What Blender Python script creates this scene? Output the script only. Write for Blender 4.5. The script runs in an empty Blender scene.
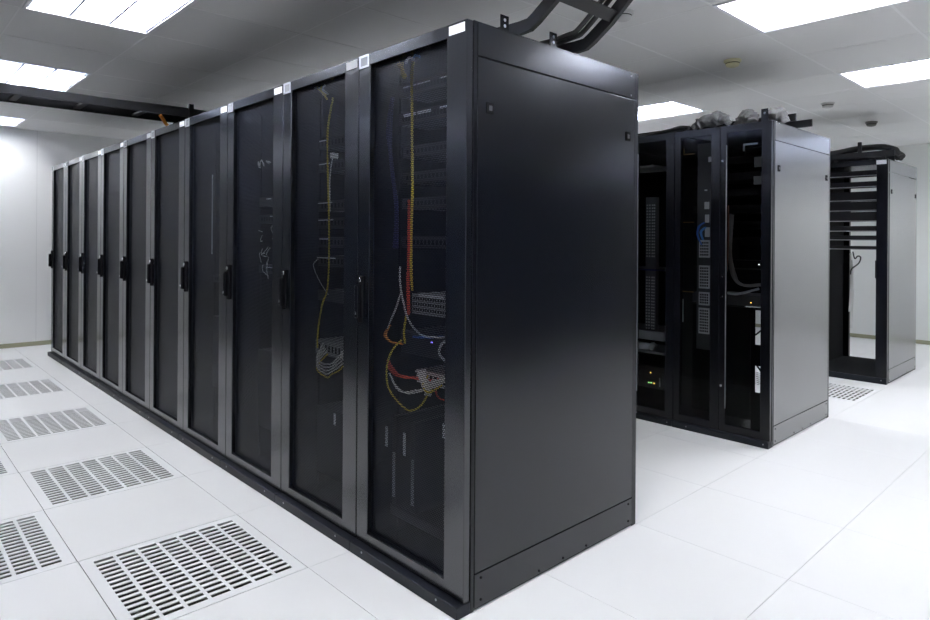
import bpy, bmesh, math, random
from mathutils import Vector, Matrix
random.seed(7)
scene = bpy.context.scene
COL = scene.collection

# ------------------------------------------------------------------ materials
def mat(name, col, rough=.5, metal=0., spec=.5, coat=0., coat_rough=.1, emit=None, bump=0, bscale=200):
    m = bpy.data.materials.new(name); m.use_nodes = True
    nt = m.node_tree; b = nt.nodes['Principled BSDF']
    b.inputs['Base Color'].default_value = (*col, 1)
    b.inputs['Roughness'].default_value = rough
    b.inputs['Metallic'].default_value = metal
    b.inputs['Specular IOR Level'].default_value = spec
    if coat:
        b.inputs['Coat Weight'].default_value = coat; b.inputs['Coat Roughness'].default_value = coat_rough
    if emit:
        b.inputs['Emission Color'].default_value = (*emit[0], 1); b.inputs['Emission Strength'].default_value = emit[1]
    if bump:
        tc = nt.nodes.new('ShaderNodeTexCoord'); nz = nt.nodes.new('ShaderNodeTexNoise'); bp = nt.nodes.new('ShaderNodeBump')
        nz.inputs['Scale'].default_value = bscale; bp.inputs['Strength'].default_value = bump; bp.inputs['Distance'].default_value = .002
        nt.links.new(tc.outputs['Object'], nz.inputs['Vector']); nt.links.new(nz.outputs['Fac'], bp.inputs['Height'])
        nt.links.new(bp.outputs['Normal'], b.inputs['Normal'])
    return m

def noisy(name, c1, c2, scale, rough=.5, spec=.5, bump=0.0):
    m = mat(name, c1, rough, spec=spec); nt = m.node_tree; b = nt.nodes['Principled BSDF']
    tc = nt.nodes.new('ShaderNodeTexCoord'); nz = nt.nodes.new('ShaderNodeTexNoise'); mx = nt.nodes.new('ShaderNodeMix')
    mx.data_type = 'RGBA'; nz.inputs['Scale'].default_value = scale; nz.inputs['Detail'].default_value = 4
    mx.inputs['A'].default_value = (*c1, 1); mx.inputs['B'].default_value = (*c2, 1)
    nt.links.new(tc.outputs['Object'], nz.inputs['Vector']); nt.links.new(nz.outputs['Fac'], mx.inputs['Factor'])
    nt.links.new(mx.outputs['Result'], b.inputs['Base Color'])
    if bump:
        bp = nt.nodes.new('ShaderNodeBump'); bp.inputs['Strength'].default_value = bump; bp.inputs['Distance'].default_value = .01
        nt.links.new(nz.outputs['Fac'], bp.inputs['Height']); nt.links.new(bp.outputs['Normal'], b.inputs['Normal'])
    return m

def perforated(name, col, pitch, rad, rough=.4):
    """sheet metal with a staggered pattern of punched round holes"""
    m = mat(name, col, .32, spec=.15); nt = m.node_tree; b = nt.nodes['Principled BSDF']; out = nt.nodes['Material Output']
    N = nt.nodes.new; Lk = nt.links.new
    tc = N('ShaderNodeTexCoord'); sp = N('ShaderNodeSeparateXYZ'); Lk(tc.outputs['Object'], sp.inputs[0])
    cb = N('ShaderNodeCombineXYZ')
    def mth(op, a, bb=None):
        n = N('ShaderNodeMath'); n.operation = op
        for i, v in enumerate((a, bb)):
            if v is None: continue
            if isinstance(v, (int, float)): n.inputs[i].default_value = v
            else: Lk(v, n.inputs[i])
        return n.outputs[0]
    u = mth('DIVIDE', sp.outputs['X'], pitch); v = mth('DIVIDE', sp.outputs['Z'], pitch * 1.732)
    def lattice(off):
        fu = mth('SUBTRACT', mth('FRACT', mth('ADD', u, 50 + off)), .5)
        fv = mth('MULTIPLY', mth('SUBTRACT', mth('FRACT', mth('ADD', v, 50 + off)), .5), 1.732)
        return mth('SQRT', mth('ADD', mth('MULTIPLY', fu, fu), mth('MULTIPLY', fv, fv)))
    d = mth('MINIMUM', lattice(0), lattice(.5))
    hole = mth('LESS_THAN', d, rad / pitch)
    tr = N('ShaderNodeBsdfTransparent'); mx = N('ShaderNodeMixShader')
    Lk(hole, mx.inputs[0]); Lk(b.outputs[0], mx.inputs[1]); Lk(tr.outputs[0], mx.inputs[2]); Lk(mx.outputs[0], out.inputs[0])
    return m

def smoked(name, tint):
    m = bpy.data.materials.new(name); m.use_nodes = True; nt = m.node_tree; nt.nodes.clear(); N = nt.nodes.new
    out = N('ShaderNodeOutputMaterial'); tr = N('ShaderNodeBsdfTransparent'); gl = N('ShaderNodeBsdfGlossy'); fr = N('ShaderNodeFresnel'); mx = N('ShaderNodeMixShader')
    tr.inputs[0].default_value = (*tint, 1); gl.inputs['Roughness'].default_value = .06; fr.inputs[0].default_value = 1.2
    nt.links.new(fr.outputs[0], mx.inputs[0]); nt.links.new(tr.outputs[0], mx.inputs[1]); nt.links.new(gl.outputs[0], mx.inputs[2]); nt.links.new(mx.outputs[0], out.inputs[0])
    return m

def wall_mat(name, col, axis, period):
    """painted metal wall panels with fine vertical joints"""
    m = mat(name, col, .55, spec=.3); nt = m.node_tree; b = nt.nodes['Principled BSDF']; N = nt.nodes.new; Lk = nt.links.new
    tc = N('ShaderNodeTexCoord'); sp = N('ShaderNodeSeparateXYZ'); Lk(tc.outputs['Object'], sp.inputs[0])
    a = N('ShaderNodeMath'); a.operation = 'DIVIDE'; Lk(sp.outputs[axis], a.inputs[0]); a.inputs[1].default_value = period
    f = N('ShaderNodeMath'); f.operation = 'FRACT'; Lk(a.outputs[0], f.inputs[0])
    l = N('ShaderNodeMath'); l.operation = 'LESS_THAN'; Lk(f.outputs[0], l.inputs[0]); l.inputs[1].default_value = .006
    mx = N('ShaderNodeMix'); mx.data_type = 'RGBA'; mx.inputs['A'].default_value = (*col, 1); mx.inputs['B'].default_value = (col[0]*.88, col[1]*.88, col[2]*.88, 1)
    Lk(l.outputs[0], mx.inputs['Factor']); Lk(mx.outputs['Result'], b.inputs['Base Color'])
    return m

PAINT = mat('black_powder_coat', (.003, .0033, .005), .24, spec=.25)
PANEL = mat('satin_black_side_panel', (.003, .0036, .006), .22, spec=.45)
PANEL_SHEEN = mat('side_panel_painted_sheen', (.05, .05, .052), .27, spec=1.0, coat=.35, coat_rough=.2)  # black panel paint lightened, grazing reflections put into the colour
FRAME = mat('satin_black_door_frame', (.004, .005, .008), .21, spec=.85)
MATTE = mat('matte_black_interior', (.006, .006, .007), .85, spec=.06)
PLINTH = mat('navy_black_plinth', (.006, .0075, .012), .45, spec=.2)
MESH = perforated('perforated_black_sheet', (.005, .006, .010), .0075, .00235)
GLASS = smoked('smoked_door_glass', (.86, .87, .88))
WHITE = mat('white_label', (.85, .86, .9), .45)
SILVER = mat('brushed_silver', (.75, .77, .82), .3, metal=.9)
BADGE = mat('badge_grey', (.30, .31, .34), .4)
CHROME = mat('chrome', (.8, .8, .82), .15, metal=1)
STEEL = mat('grey_steel', (.32, .32, .33), .35, metal=.8)
EQUIP = mat('charcoal_equipment', (.035, .035, .04), .5)
DIM = mat('dim_grey_tag', (.10, .10, .105), .5)
EQGREY = mat('grey_equipment', (.33, .34, .36), .45)
EQLIGHT = mat('light_grey_vented_front', (.62, .63, .64), .5)
YELLOW = mat('yellow_cable', (.85, .66, .04), .5)
ORANGE = mat('orange_cable', (1.0, .33, .02), .5)
RED = mat('red_cable', (.75, .07, .03), .5)
BLUE = mat('blue_cable', (.04, .16, .65), .5)
NAVY = mat('navy_cable', (.012, .018, .11), .5)
LBLUE = mat('light_blue_cable', (.10, .32, .80), .5)
WCABLE = mat('white_cable', (.85, .85, .83), .5)
GCABLE = mat('black_cable', (.012, .012, .013), .5)
TRAY = mat('black_cable_tray', (.007, .007, .008), .5, spec=.25)
TRAYG = mat('dark_grey_cable_tray', (.010, .010, .011), .42, spec=.3)
SLEEVE = noisy('grey_braided_sleeve', (.07, .07, .07), (.24, .24, .235), 40, .8, bump=.5)
LAMPL = mat('blue_led', (.1, .1, .9), .4, emit=((.25, .2, 1), 4))
LEDY = mat('yellow_led', (.9, .6, .1), .4, emit=((1, .55, .08), 4))
LEDG = mat('green_led', (.3, .9, .2), .4, emit=((.45, 1, .3), 3))
LEDW = mat('white_led', (.9, .9, .9), .4, emit=((1, 1, 1), 3))
FLOORM = noisy('white_floor_laminate', (.79, .795, .80), (.82, .825, .83), 3, .38, spec=.35)
PERF = mat('white_perforated_tile', (.80, .81, .82), .45, spec=.35)
VOID = noisy('plenum_concrete', (.03, .03, .022), (.09, .09, .06), 2, .9)
CEILM = noisy('ceiling_tile_paint', (.76, .76, .755), (.80, .80, .795), 1.5, .42, spec=.4)
TBAR = mat('ceiling_grid_white', (.86, .86, .86), .45)
WALL_L = wall_mat('left_wall_panels', (.86, .865, .86), 'Y', 1.2)
WALL_B = wall_mat('back_wall_panels', (.85, .87, .85), 'X', 1.2)
BASE = mat('olive_grey_baseboard', (.31, .31, .21), .5)
HOUSE = mat('fixture_white_enamel', (.85, .86, .9), .35)
LOUVRE = mat('louvre_aluminium', (.55, .60, .74), .28, metal=.75)
TUBE = mat('fluorescent_tube', (1, 1, 1), .5, emit=((.97, .98, 1.0), 104))
PLY = mat('cream_plastic', (.72, .69, .45), .5)
PLW = mat('white_plastic', (.60, .60, .60), .5)
PLG = mat('grey_plastic', (.22, .22, .20), .5)

# ------------------------------------------------------------------ mesh helpers
class MB:
    def __init__(s): s.bm = bmesh.new(); s.mats = []
    def mi(s, m):
        if m not in s.mats: s.mats.append(m)
        return s.mats.index(m)
    def box(s, x0, x1, y0, y1, z0, z1, m, bev=0, rot=None, ctr=None):
        t = bmesh.new()
        v = [t.verts.new((x, y, z)) for x in (x0, x1) for y in (y0, y1) for z in (z0, z1)]
        for f in ((0, 1, 3, 2), (4, 6, 7, 5), (0, 4, 5, 1), (2, 3, 7, 6), (0, 2, 6, 4), (1, 5, 7, 3)):
            t.faces.new([v[i] for i in f])
        bmesh.ops.recalc_face_normals(t, faces=t.faces)
        if bev: bmesh.ops.bevel(t, geom=list(t.edges), offset=bev, segments=2, profile=.5, affect='EDGES')
        s._merge(t, m, rot, ctr); return s
    def _merge(s, t, m, rot=None, ctr=None):
        i = s.mi(m)
        if rot is not None:
            c = Vector(ctr) if ctr is not None else Vector()
            for v in t.verts: v.co = c + rot @ (v.co - c)
        mp = {}
        for v in t.verts: mp[v] = s.bm.verts.new(v.co)
        for f in t.faces:
            g = s.bm.faces.new([mp[v] for v in f.verts]); g.material_index = i; g.smooth = f.smooth
        t.free()
    def quad(s, pts, m):
        f = s.bm.faces.new([s.bm.verts.new(p) for p in pts]); f.material_index = s.mi(m); return s
    def ring(s, x0, x1, z0, z1, a0, a1, c0, c1, y0, y1, m, bev=.003):
        """rectangular frame (outer x0..x1,z0..z1; opening a0..a1,c0..c1) between y0 and y1"""
        t = bmesh.new()
        O = [(x0, z0), (x1, z0), (x1, z1), (x0, z1)]; I = [(a0, c0), (a1, c0), (a1, c1), (a0, c1)]
        V = {}
        for yy in (y0, y1):
            for n, P in (('o', O), ('i', I)):
                for k, (x, z) in enumerate(P): V[n, k, yy] = t.verts.new((x, yy, z))
        for k in range(4):
            j = (k + 1) % 4
            t.faces.new([V['o', k, y0], V['o', j, y0], V['i', j, y0], V['i', k, y0]])
            t.faces.new([V['o', k, y1], V['i', k, y1], V['i', j, y1], V['o', j, y1]])
            t.faces.new([V['o', k, y0], V['o', k, y1], V['o', j, y1], V['o', j, y0]])
            t.faces.new([V['i', k, y0], V['i', j, y0], V['i', j, y1], V['i', k, y1]])
        bmesh.ops.recalc_face_normals(t, faces=t.faces)
        if bev:
            E = [e for e in t.edges if not (abs((e.verts[0].co - e.verts[1].co).x) > 1e-4 and abs((e.verts[0].co - e.verts[1].co).z) > 1e-4)]
            bmesh.ops.bevel(t, geom=E, offset=bev, segments=2, profile=.5, affect='EDGES')
        s._merge(t, m); return s
    def tube(s, pts, r, m, seg=8, smooth=5, closed_ends=True):
        P = [Vector(p) for p in pts]
        if smooth and len(P) > 2:
            Q = []
            for i in range(len(P) - 1):
                p0, p1, p2, p3 = P[max(i-1, 0)], P[i], P[i+1], P[min(i+2, len(P)-1)]
                for k in range(smooth):
                    t = k / smooth
                    Q.append(.5 * ((2*p1) + (-p0 + p2)*t + (2*p0 - 5*p1 + 4*p2 - p3)*t*t + (-p0 + 3*p1 - 3*p2 + p3)*t**3))
            Q.append(P[-1]); P = Q
        i = s.mi(m); rings = []
        up = Vector((0, 0, 1)); pn = None
        for k, p in enumerate(P):
            d = (P[min(k+1, len(P)-1)] - P[max(k-1, 0)])
            if d.length < 1e-9: d = Vector((0, 0, 1))
            d.normalize()
            if pn is None: pn = d.orthogonal().normalized()
            n = (pn - d * pn.dot(d))
            n = n.normalized() if n.length > 1e-6 else d.orthogonal().normalized()
            pn = n; b = d.cross(n)
            rr = r[k * len(r) // len(P)] if isinstance(r, (list, tuple)) else r
            rings.append([s.bm.verts.new(p + rr * (math.cos(2*math.pi*j/seg) * n + math.sin(2*math.pi*j/seg) * b)) for j in range(seg)])
        for a, b in zip(rings, rings[1:]):
            for j in range(seg):
                f = s.bm.faces.new([a[j], a[(j+1) % seg], b[(j+1) % seg], b[j]]); f.material_index = i; f.smooth = True
        if closed_ends:
            f = s.bm.faces.new(rings[0][::-1]); f.material_index = i
            f = s.bm.faces.new(rings[-1]); f.material_index = i
        return s
    def cyl(s, p0, p1, r, m, seg=16): return s.tube([p0, p1], r, m, seg, 0)
    def lathe(s, prof, m, ctr, seg=28):
        i = s.mi(m); rings = []
        for (r, z) in prof:
            rings.append([s.bm.verts.new((ctr[0] + r*math.cos(2*math.pi*j/seg), ctr[1] + r*math.sin(2*math.pi*j/seg), ctr[2] + z)) for j in range(seg)])
        for a, b in zip(rings, rings[1:]):
            for j in range(seg):
                f = s.bm.faces.new([a[j], a[(j+1) % seg], b[(j+1) % seg], b[j]]); f.material_index = i; f.smooth = True
        for rg in (rings[0], rings[-1]):
            f = s.bm.faces.new(rg); f.material_index = i
        return s
    def build(s, name, parent=None, kind=None, origin=None):
        bmesh.ops.recalc_face_normals(s.bm, faces=s.bm.faces)
        if origin is not None:
            for v in s.bm.verts: v.co -= Vector(origin)
        me = bpy.data.meshes.new(name); s.bm.to_mesh(me); s.bm.free()
        for m in s.mats: me.materials.append(m)
        o = bpy.data.objects.new(name, me); COL.objects.link(o)
        if origin is not None: o.location = origin
        if parent is not None: o.parent = parent
        if kind: o['kind'] = kind
        return o

def empty(name, loc=(0, 0, 0), rz=0):
    o = bpy.data.objects.new(name, None); o.empty_display_size = .1; COL.objects.link(o)
    o.location = loc; o.rotation_euler = (0, 0, rz); return o
def tag(o, label, cat, group=None):
    o['label'] = label; o['category'] = cat
    if group: o['group'] = group
    return o
def kids(o): return [c for c in bpy.data.objects if c.parent == o]
def copy_tree(o, parent=None):
    c = o.copy(); COL.objects.link(c); c.parent = parent
    for ch in kids(o): copy_tree(ch, c)
    return c

# ------------------------------------------------------------------ dimensions
W, D, H = .6, .9885, 1.88
XL, XR, YB, YF, ZC = -6.77, 8.0, 7.665, -4.6, 2.331
TY = -.2026                                                    # tile joint nearest the long row

# ------------------------------------------------------------------ setting: floor, walls, ceiling
perf_cells = {(-2, -1), (-4, -1), (-6, -1), (-8, -1), (-10, -1), (-3, -2), (-5, -2), (-1, 7), (-2, 7)}   # (i, j): x from .6 i, y from TY + .6 j
fl = MB()
ix0, ix1 = math.floor(XL / .6), math.ceil(XR / .6)
jy0, jy1 = math.floor((YF - TY) / .6), math.ceil((YB - TY) / .6)
for i in range(ix0, ix1):
    for j in range(jy0, jy1):
        if (i, j) in perf_cells: continue
        x0, x1, y0, y1 = max(i*.6, XL), min(i*.6 + .6, XR), max(TY + j*.6, YF), min(TY + j*.6 + .6, YB)
        if x1 - x0 < .01 or y1 - y0 < .01: continue
        g = .0007
        fl.box(x0 + g, x1 - g, y0 + g, y1 - g, -.035, 0, FLOORM)
fl.build('floor', kind='structure')
pl = MB(); pl.quad([(XL, YF, -.32), (XR, YF, -.32), (XR, YB, -.32), (XL, YB, -.32)], VOID); pl.build('floor_plenum', kind='structure')

b = MB(); b.box(XL - .1, XL, YF, YB, -.33, ZC + .3, WALL_L); b.build('wall_left', kind='structure')
b = MB(); b.box(XL, XR, YB, YB + .1, -.33, ZC + .3, WALL_B); b.build('wall_back', kind='structure')
b = MB(); b.box(XR, XR + .1, YF, YB, -.33, ZC + .3, WALL_L); b.build('wall_right', kind='structure')
b = MB(); b.box(XL, XR, YF - .1, YF, -.33, ZC + .3, WALL_B); b.build('wall_front', kind='structure')
BH = .046
for n, a in (('left', (XL, XL + .012, YF, YB)), ('back', (XL, XR, YB - .012, YB)), ('right', (XR - .012, XR, YF, YB)), ('front', (XL, XR, YF, YF + .012))):
    b = MB(); b.box(*a, 0, BH, BASE, .002); b.build('baseboard_' + n, kind='structure')

PX, PY, CY0 = .6, .61, -.20
light_spots = []                                               # (x0, x1, y0)
for y0 in (CY0 - 4*PY - PY, CY0 - PY, CY0 + 3*PY, CY0 + 6*PY):
    for x0 in (0, -2.4, -4.8):
        if x0 < 0 and abs(y0 - CY0 - 3*PY) < .01: continue      # none over the gap behind the long row
        light_spots.append((x0, x0 + 1.2, y0))
    if abs(y0 - CY0 - 3*PY) > .01: light_spots.append((-6.6, -6.0, y0))
light_spots += [(.6, 1.8, CY0 + 11*PY), (3.0, 4.2, CY0 + 11*PY), (3.6, 4.8, CY0 + 3*PY)]  # unseen fixtures added to brighten the back wall and the room
ce = MB(); tb = MB()
i0, i1 = math.floor(XL / PX), math.ceil(XR / PX); j0, j1 = math.floor((YF - CY0) / PY), math.ceil((YB - CY0) / PY)
for i in range(i0, i1):
    for j in range(j0, j1):
        cx, cy = i*PX + PX/2, CY0 + j*PY + PY/2
        if any(a < cx < c and y0 < cy < y0 + PY for a, c, y0 in light_spots): continue
        x0, x1, y0, y1 = max(i*PX, XL), min(i*PX + PX, XR), max(CY0 + j*PY, YF), min(CY0 + j*PY + PY, YB)
        ce.box(x0, x1, y0, y1, ZC, ZC + .015, CEILM)
ce.build('ceiling', kind='structure')
for i in range(i0 + 1, i1):
    x = i*PX
    for j in range(j0, j1):
        cy = CY0 + j*PY + PY/2
        if any(a + .01 < x < c - .01 and y0 < cy < y0 + PY for a, c, y0 in light_spots): continue
        tb.box(x - .006, x + .006, max(CY0 + j*PY, YF), min(CY0 + j*PY + PY, YB), ZC - .0012, ZC, TBAR)
for j in range(j0 + 1, j1):
    y = CY0 + j*PY
    tb.box(XL, XR, y - .004, y + .004, ZC - .0010, ZC, TBAR)
tb.build('trim_1', kind='structure')

# ------------------------------------------------------------------ ceiling lights
def make_light(L):
    t = empty('ceiling_light')
    f = MB()                                                   # housing: open box with rim, base plane z = 0
    hx, hy = L/2 - .012, PY/2 - .014
    for sx in (-1, 1): f.box(sx*hx - .008, sx*hx + .008, -hy - .008, hy + .008, -.006, .10, HOUSE)
    for sy in (-1, 1): f.box(-hx, hx, sy*hy - .008, sy*hy + .008, -.006, .10, HOUSE)
    f.box(-hx, hx, -hy, hy, .10, .11, HOUSE)
    f.build('housing', t)
    lanes = (-.187, 0, .187)
    for y in lanes:
        c = MB(); c.cyl((-hx + .05, y, .073), (hx - .05, y, .073), .014, TUBE, 8); c.build('fluorescent_tube', t)
    v = MB()
    for y in (-.28, -.0935, .0935, .28): v.box(-hx + .01, hx - .01, y - .006, y + .006, .002, .040, LOUVRE)
    n = int(round(L / .135))
    for k in range(1, n):
        x = -hx + .01 + (2*hx - .02) * k / n
        for (a, c) in ((-.274, -.0995), (-.0875, .0875), (.0995, .274)): v.box(x - .0025, x + .0025, a, c, .006, .034, LOUVRE)
    v.build('louvre', t)
    return t
proto12, proto06 = make_light(1.2), make_light(.6)
used12 = used06 = False
LL = {(0, 1): 'large louvred ceiling light at the top right edge of the photo', (0, 2): 'louvred ceiling light above the aisle between middle cabinets and open rack, cut by right edge',
      (1, 0): 'blown out white ceiling light nearest the top left corner', (2, 0): 'white ceiling light just behind the black overhead tray at left',
      (3, 0): 'small white ceiling light closest to the left wall', (1, 2): 'white ceiling light seen just right of the tall near rack top edge'}
for (a, c, y0) in light_spots:
    L = c - a
    if L > 1:
        o = proto12 if not used12 else copy_tree(proto12); used12 = True
    else:
        o = proto06 if not used06 else copy_tree(proto06); used06 = True
    o.location = ((a + c)/2, y0 + PY/2, ZC)
    row = {-5: -1, -1: 0, 3: 1, 6: 2, 11: 3}[round((y0 - CY0) / PY)]
    col = {0: 0, -2.4: 1, -4.8: 2, -6.6: 3}.get(a, -1)
    lb = LL.get((col, row))
    tag(o, lb or 'louvred fluorescent ceiling light added out of view to light the room', 'ceiling light', 'recessed louvred ceiling lights')

# ------------------------------------------------------------------ perforated floor tiles
def perf_tile():
    m = MB(); e = .298; th = .003
    ys = [-e]; nc, cp = 7, .0757
    for k in range(nc):
        y = -.2648 + k*cp; ys += [y + (.0757 - .063)/2, y + .0757 - (.0757 - .063)/2]
    ys.append(e); xs = [-e]; nr, rp = 16, .0335
    for k in range(nr):
        x = -.268 + k*rp; xs += [x + .0072, x + .0335 - .0072]
    xs.append(e)
    def q(p): m.quad(p, PERF)
    for i in range(len(xs) - 1):
        for j in range(len(ys) - 1):
            x0, x1, y0, y1 = xs[i], xs[i+1], ys[j], ys[j+1]
            if i % 2 == 1 and j % 2 == 1:                      # a slot: four side walls
                q([(x0, y0, 0), (x0, y1, 0), (x0, y1, -th), (x0, y0, -th)]); q([(x1, y0, 0), (x1, y0, -th), (x1, y1, -th), (x1, y1, 0)])
                q([(x0, y0, 0), (x0, y0, -th), (x1, y0, -th), (x1, y0, 0)]); q([(x0, y1, 0), (x1, y1, 0), (x1, y1, -th), (x0, y1, -th)])
            else:
                q([(x0, y0, 0), (x1, y0, 0), (x1, y1, 0), (x0, y1, 0)]); q([(x0, y0, -th), (x0, y1, -th), (x1, y1, -th), (x1, y0, -th)])
    for (p, r) in (((-e, -e), (e, -e)), ((e, -e), (e, e)), ((e, e), (-e, e)), ((-e, e), (-e, -e))):
        q([(*p, 0), (*p, -th), (*r, -th), (*r, 0)])
    bmesh.ops.remove_doubles(m.bm, verts=m.bm.verts, dist=1e-5)
    return m.build('perforated_floor_tile')
PL = {(-2, -1): 'large perforated floor tile in front of the second rack, nearest the camera', (-4, -1): 'perforated floor tile second in line beside the long rack row',
      (-6, -1): 'perforated floor tile third in line beside the long rack row', (-8, -1): 'perforated floor tile fourth in line beside the long rack row',
      (-10, -1): 'perforated floor tile farthest away, closest to the left wall', (-3, -2): 'perforated floor tile cut by the left edge, low in the photo',
      (-5, -2): 'perforated floor tile showing only a sliver at the left edge, halfway up', (-1, 7): 'perforated floor tile in front of the open rack at right',
      (-2, 7): 'perforated floor tile glimpsed through the lower gap of the glass door cabinet'}
pt = perf_tile(); first = True
for c, lb in PL.items():
    o = pt if first else pt.copy()
    if not first: COL.objects.link(o)
    first = False
    o.location = (c[0]*.6 + .3, TY + c[1]*.6 + .3, 0); tag(o, lb, 'floor tile', 'perforated raised floor tiles')

# ------------------------------------------------------------------ long row of racks with mesh doors
def side_panel(root, x, sgn, PANEL=PANEL):
    """outer side of an end cabinet at local x: three skins with latches and screws; sgn = outward direction"""
    a, c = sorted((x - sgn*.012, x + sgn*.001))
    def pc(y0, y1, z0, z1, name):
        m = MB(); m.box(a, c, y0, y1, z0, z1, PANEL, .0015); return m
    main = pc(.047, .957, .122, 1.766, 'p').build('side_panel', root)
    for yy in (.102, .908):
        l = MB(); xo = x + sgn*.001
        l.box(min(xo, xo + sgn*.003), max(xo, xo + sgn*.003), yy - .016, yy + .016, 1.592, 1.628, MATTE, .001)
        l.box(min(xo, xo + sgn*.0045), max(xo, xo + sgn*.0045), yy - .007, yy + .007, 1.602, 1.618, EQUIP, .001)
        l.build('latch', main)
    m = pc(.047, .957, 1.770, 1.874, 't')
    for yy, zz in ((.93, 1.862), (.93, 1.782)): m.cyl((x, yy, zz), (x + sgn*.0025, yy, zz), .004, STEEL, 10)
    m.build('upper_strip', root)
    m = pc(.047, .957, .012, .118, 'k')
    for yy, zz in ((.075, .10), (.075, .03), (.93, .10), (.93, .03), (.364, .022), (.5, .022), (.641, .022)): m.cyl((x, yy, zz), (x + sgn*.0025, yy, zz), .004, MATTE, 10)
    m.build('kick_strip', root)

def make_rack(end=0):
    r = empty('server_rack')
    c = MB()
    for sx in (-1, 1):
        for (y0, y1) in ((.030, .046), (.958, D)):
            a, e = sorted((sx*.2985, sx*.262)); c.box(a, e, y0, y1, .0, H, PAINT, .0015)
        a, e = sorted((sx*.2995, sx*.297)); 
        c.box(a, e, .05, D - .03, .04, H - .02, MATTE)
        a, e = sorted((sx*.262, sx*.25)); c.box(a, e, .165, .205, .05, 1.83, MATTE); c.box(a, e, .80, .83, .05, 1.83, MATTE)
    c.box(-.2975, .2975, .031, D - .001, 1.868, H - .0005, PAINT); c.box(-.2975, .2975, .031, D - .001, .004, .04, PAINT)
    c.build('cabinet', r)
    m = MB(); m.box(-.2985, .2985, -.028, .03, 0, .038, PLINTH, .002)
    for x in (-.22, .2): m.cyl((x, -.028, .026), (x, -.0295, .026), .004, STEEL, 10)
    m.build('plinth', r)
    m = MB(); m.box(-.26, .26, D - .025, D - .006, .04, 1.845, MATTE, .001); m.build('rear_door', r)
    d = MB(); d.ring(-.2975, .2975, .042, 1.878, -.2275, .203, .086, 1.834, 0, .027, FRAME, .0025); door = d.build('door', r)
    p = MB(); p.quad([(-.2275, .020, .086), (.203, .020, .086), (.203, .020, 1.834), (-.2275, .020, 1.834)], MESH); p.build('perforated_panel', door)
    h = MB(); h.box(-.284, -.256, -.009, .0, .868, 1.045, MATTE, .004); h.box(-.280, -.260, -.030, -.009, .885, 1.012, PAINT, .006)
    h.cyl((-.27, -.009, 1.028), (-.27, -.0145, 1.028), .009, CHROME, 14); h.cyl((-.27, -.030, .905), (-.27, -.0325, .905), .006, CHROME, 12)
    h.build('handle', door)
    t = MB(); t.box(.214, .2885, -.0018, .0, 1.840, 1.870, WHITE, .0005); n = t.build('name_tag', door); n['label'] = 'blank white name tag'
    t = MB(); t.ring(-.2955, -.232, 1.828, 1.876, -.287, -.2405, 1.836, 1.868, -.003, .0, SILVER, .001); t.box(-.287, -.2405, -.0012, .0, 1.836, 1.868, BADGE)
    n = t.build('badge', door); n['label'] = 'square silver-edged badge'
    return r
proto = make_rack()
ORD = ['nearest black server rack of the long row, broad side panel facing right', 'second black server rack from the near end of the long row, yellow cables behind mesh',
       'third black server rack from the near end of the long row', 'fourth black server rack from the near end of the long row',
       'fifth black server rack from the near end of the long row', 'sixth black server rack from the near end of the long row',
       'fourth black server rack from the far end of the long row', 'third black server rack from the far end of the long row',
       'second black server rack from the far end of the long row', 'last black server rack of the long row, closest to the left wall']
racks = []
for k in range(10):
    o = proto if k == 0 else copy_tree(proto)
    o.location = (-.6*k - .3, 0, 0); tag(o, ORD[k], 'server rack', 'mesh door racks in the long row'); racks.append(o)
side_panel(racks[0], .2995, 1)
side_panel(racks[9], -.2995, -1)
for y0 in (.18, .44):
    m = MB(); m.ring(-.05, -.047, 0, 1, -.0495, -.0475, .2, .8, 0, .001, PAINT, 0) if False else None
    m.box(.268, .272, y0, y0 + .04, H, H + .062, PAINT, .001); m.box(.235, .272, y0, y0 + .04, H, H + .004, PAINT, .001)
    for zz in (.026, .046): m.cyl((.272, y0 + .02, H + zz), (.2726, y0 + .02, H + zz), .006, SILVER, 12)
    m.build('top_bracket', racks[0])
# unseen row facing across the aisle, added to keep door reflections dark
for k in range(10):
    o = copy_tree(proto if k else racks[1]); o.location = (-.6*k - .3, -1.61, 0); o.rotation_euler = (0, 0, math.pi)
    for ch in list(kids(o)):
        if ch.name.split('.')[0] in ('top_bracket', 'side_panel', 'upper_strip', 'kick_strip'):
            for g in kids(ch): bpy.data.objects.remove(g)
            bpy.data.objects.remove(ch)
    tag(o, 'unseen black server rack across the perforated tile aisle, added to keep door reflections dark', 'server rack', 'unseen racks added facing the long row')
    if k == 0: side_panel(o, -.2995, -1)

for (yy, n0) in ((2.415, 5), (4.847, 5)):  # unseen rack blocks, added so the near side panel reflects something dark
    for k in range(n0):
        o = copy_tree(racks[1]); o.location = (2.75 + .6*k, yy, 0)
        tag(o, 'unseen black server rack added beyond the central aisle to darken the side panel reflection', 'server rack', 'unseen racks added across the central aisle')

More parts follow.
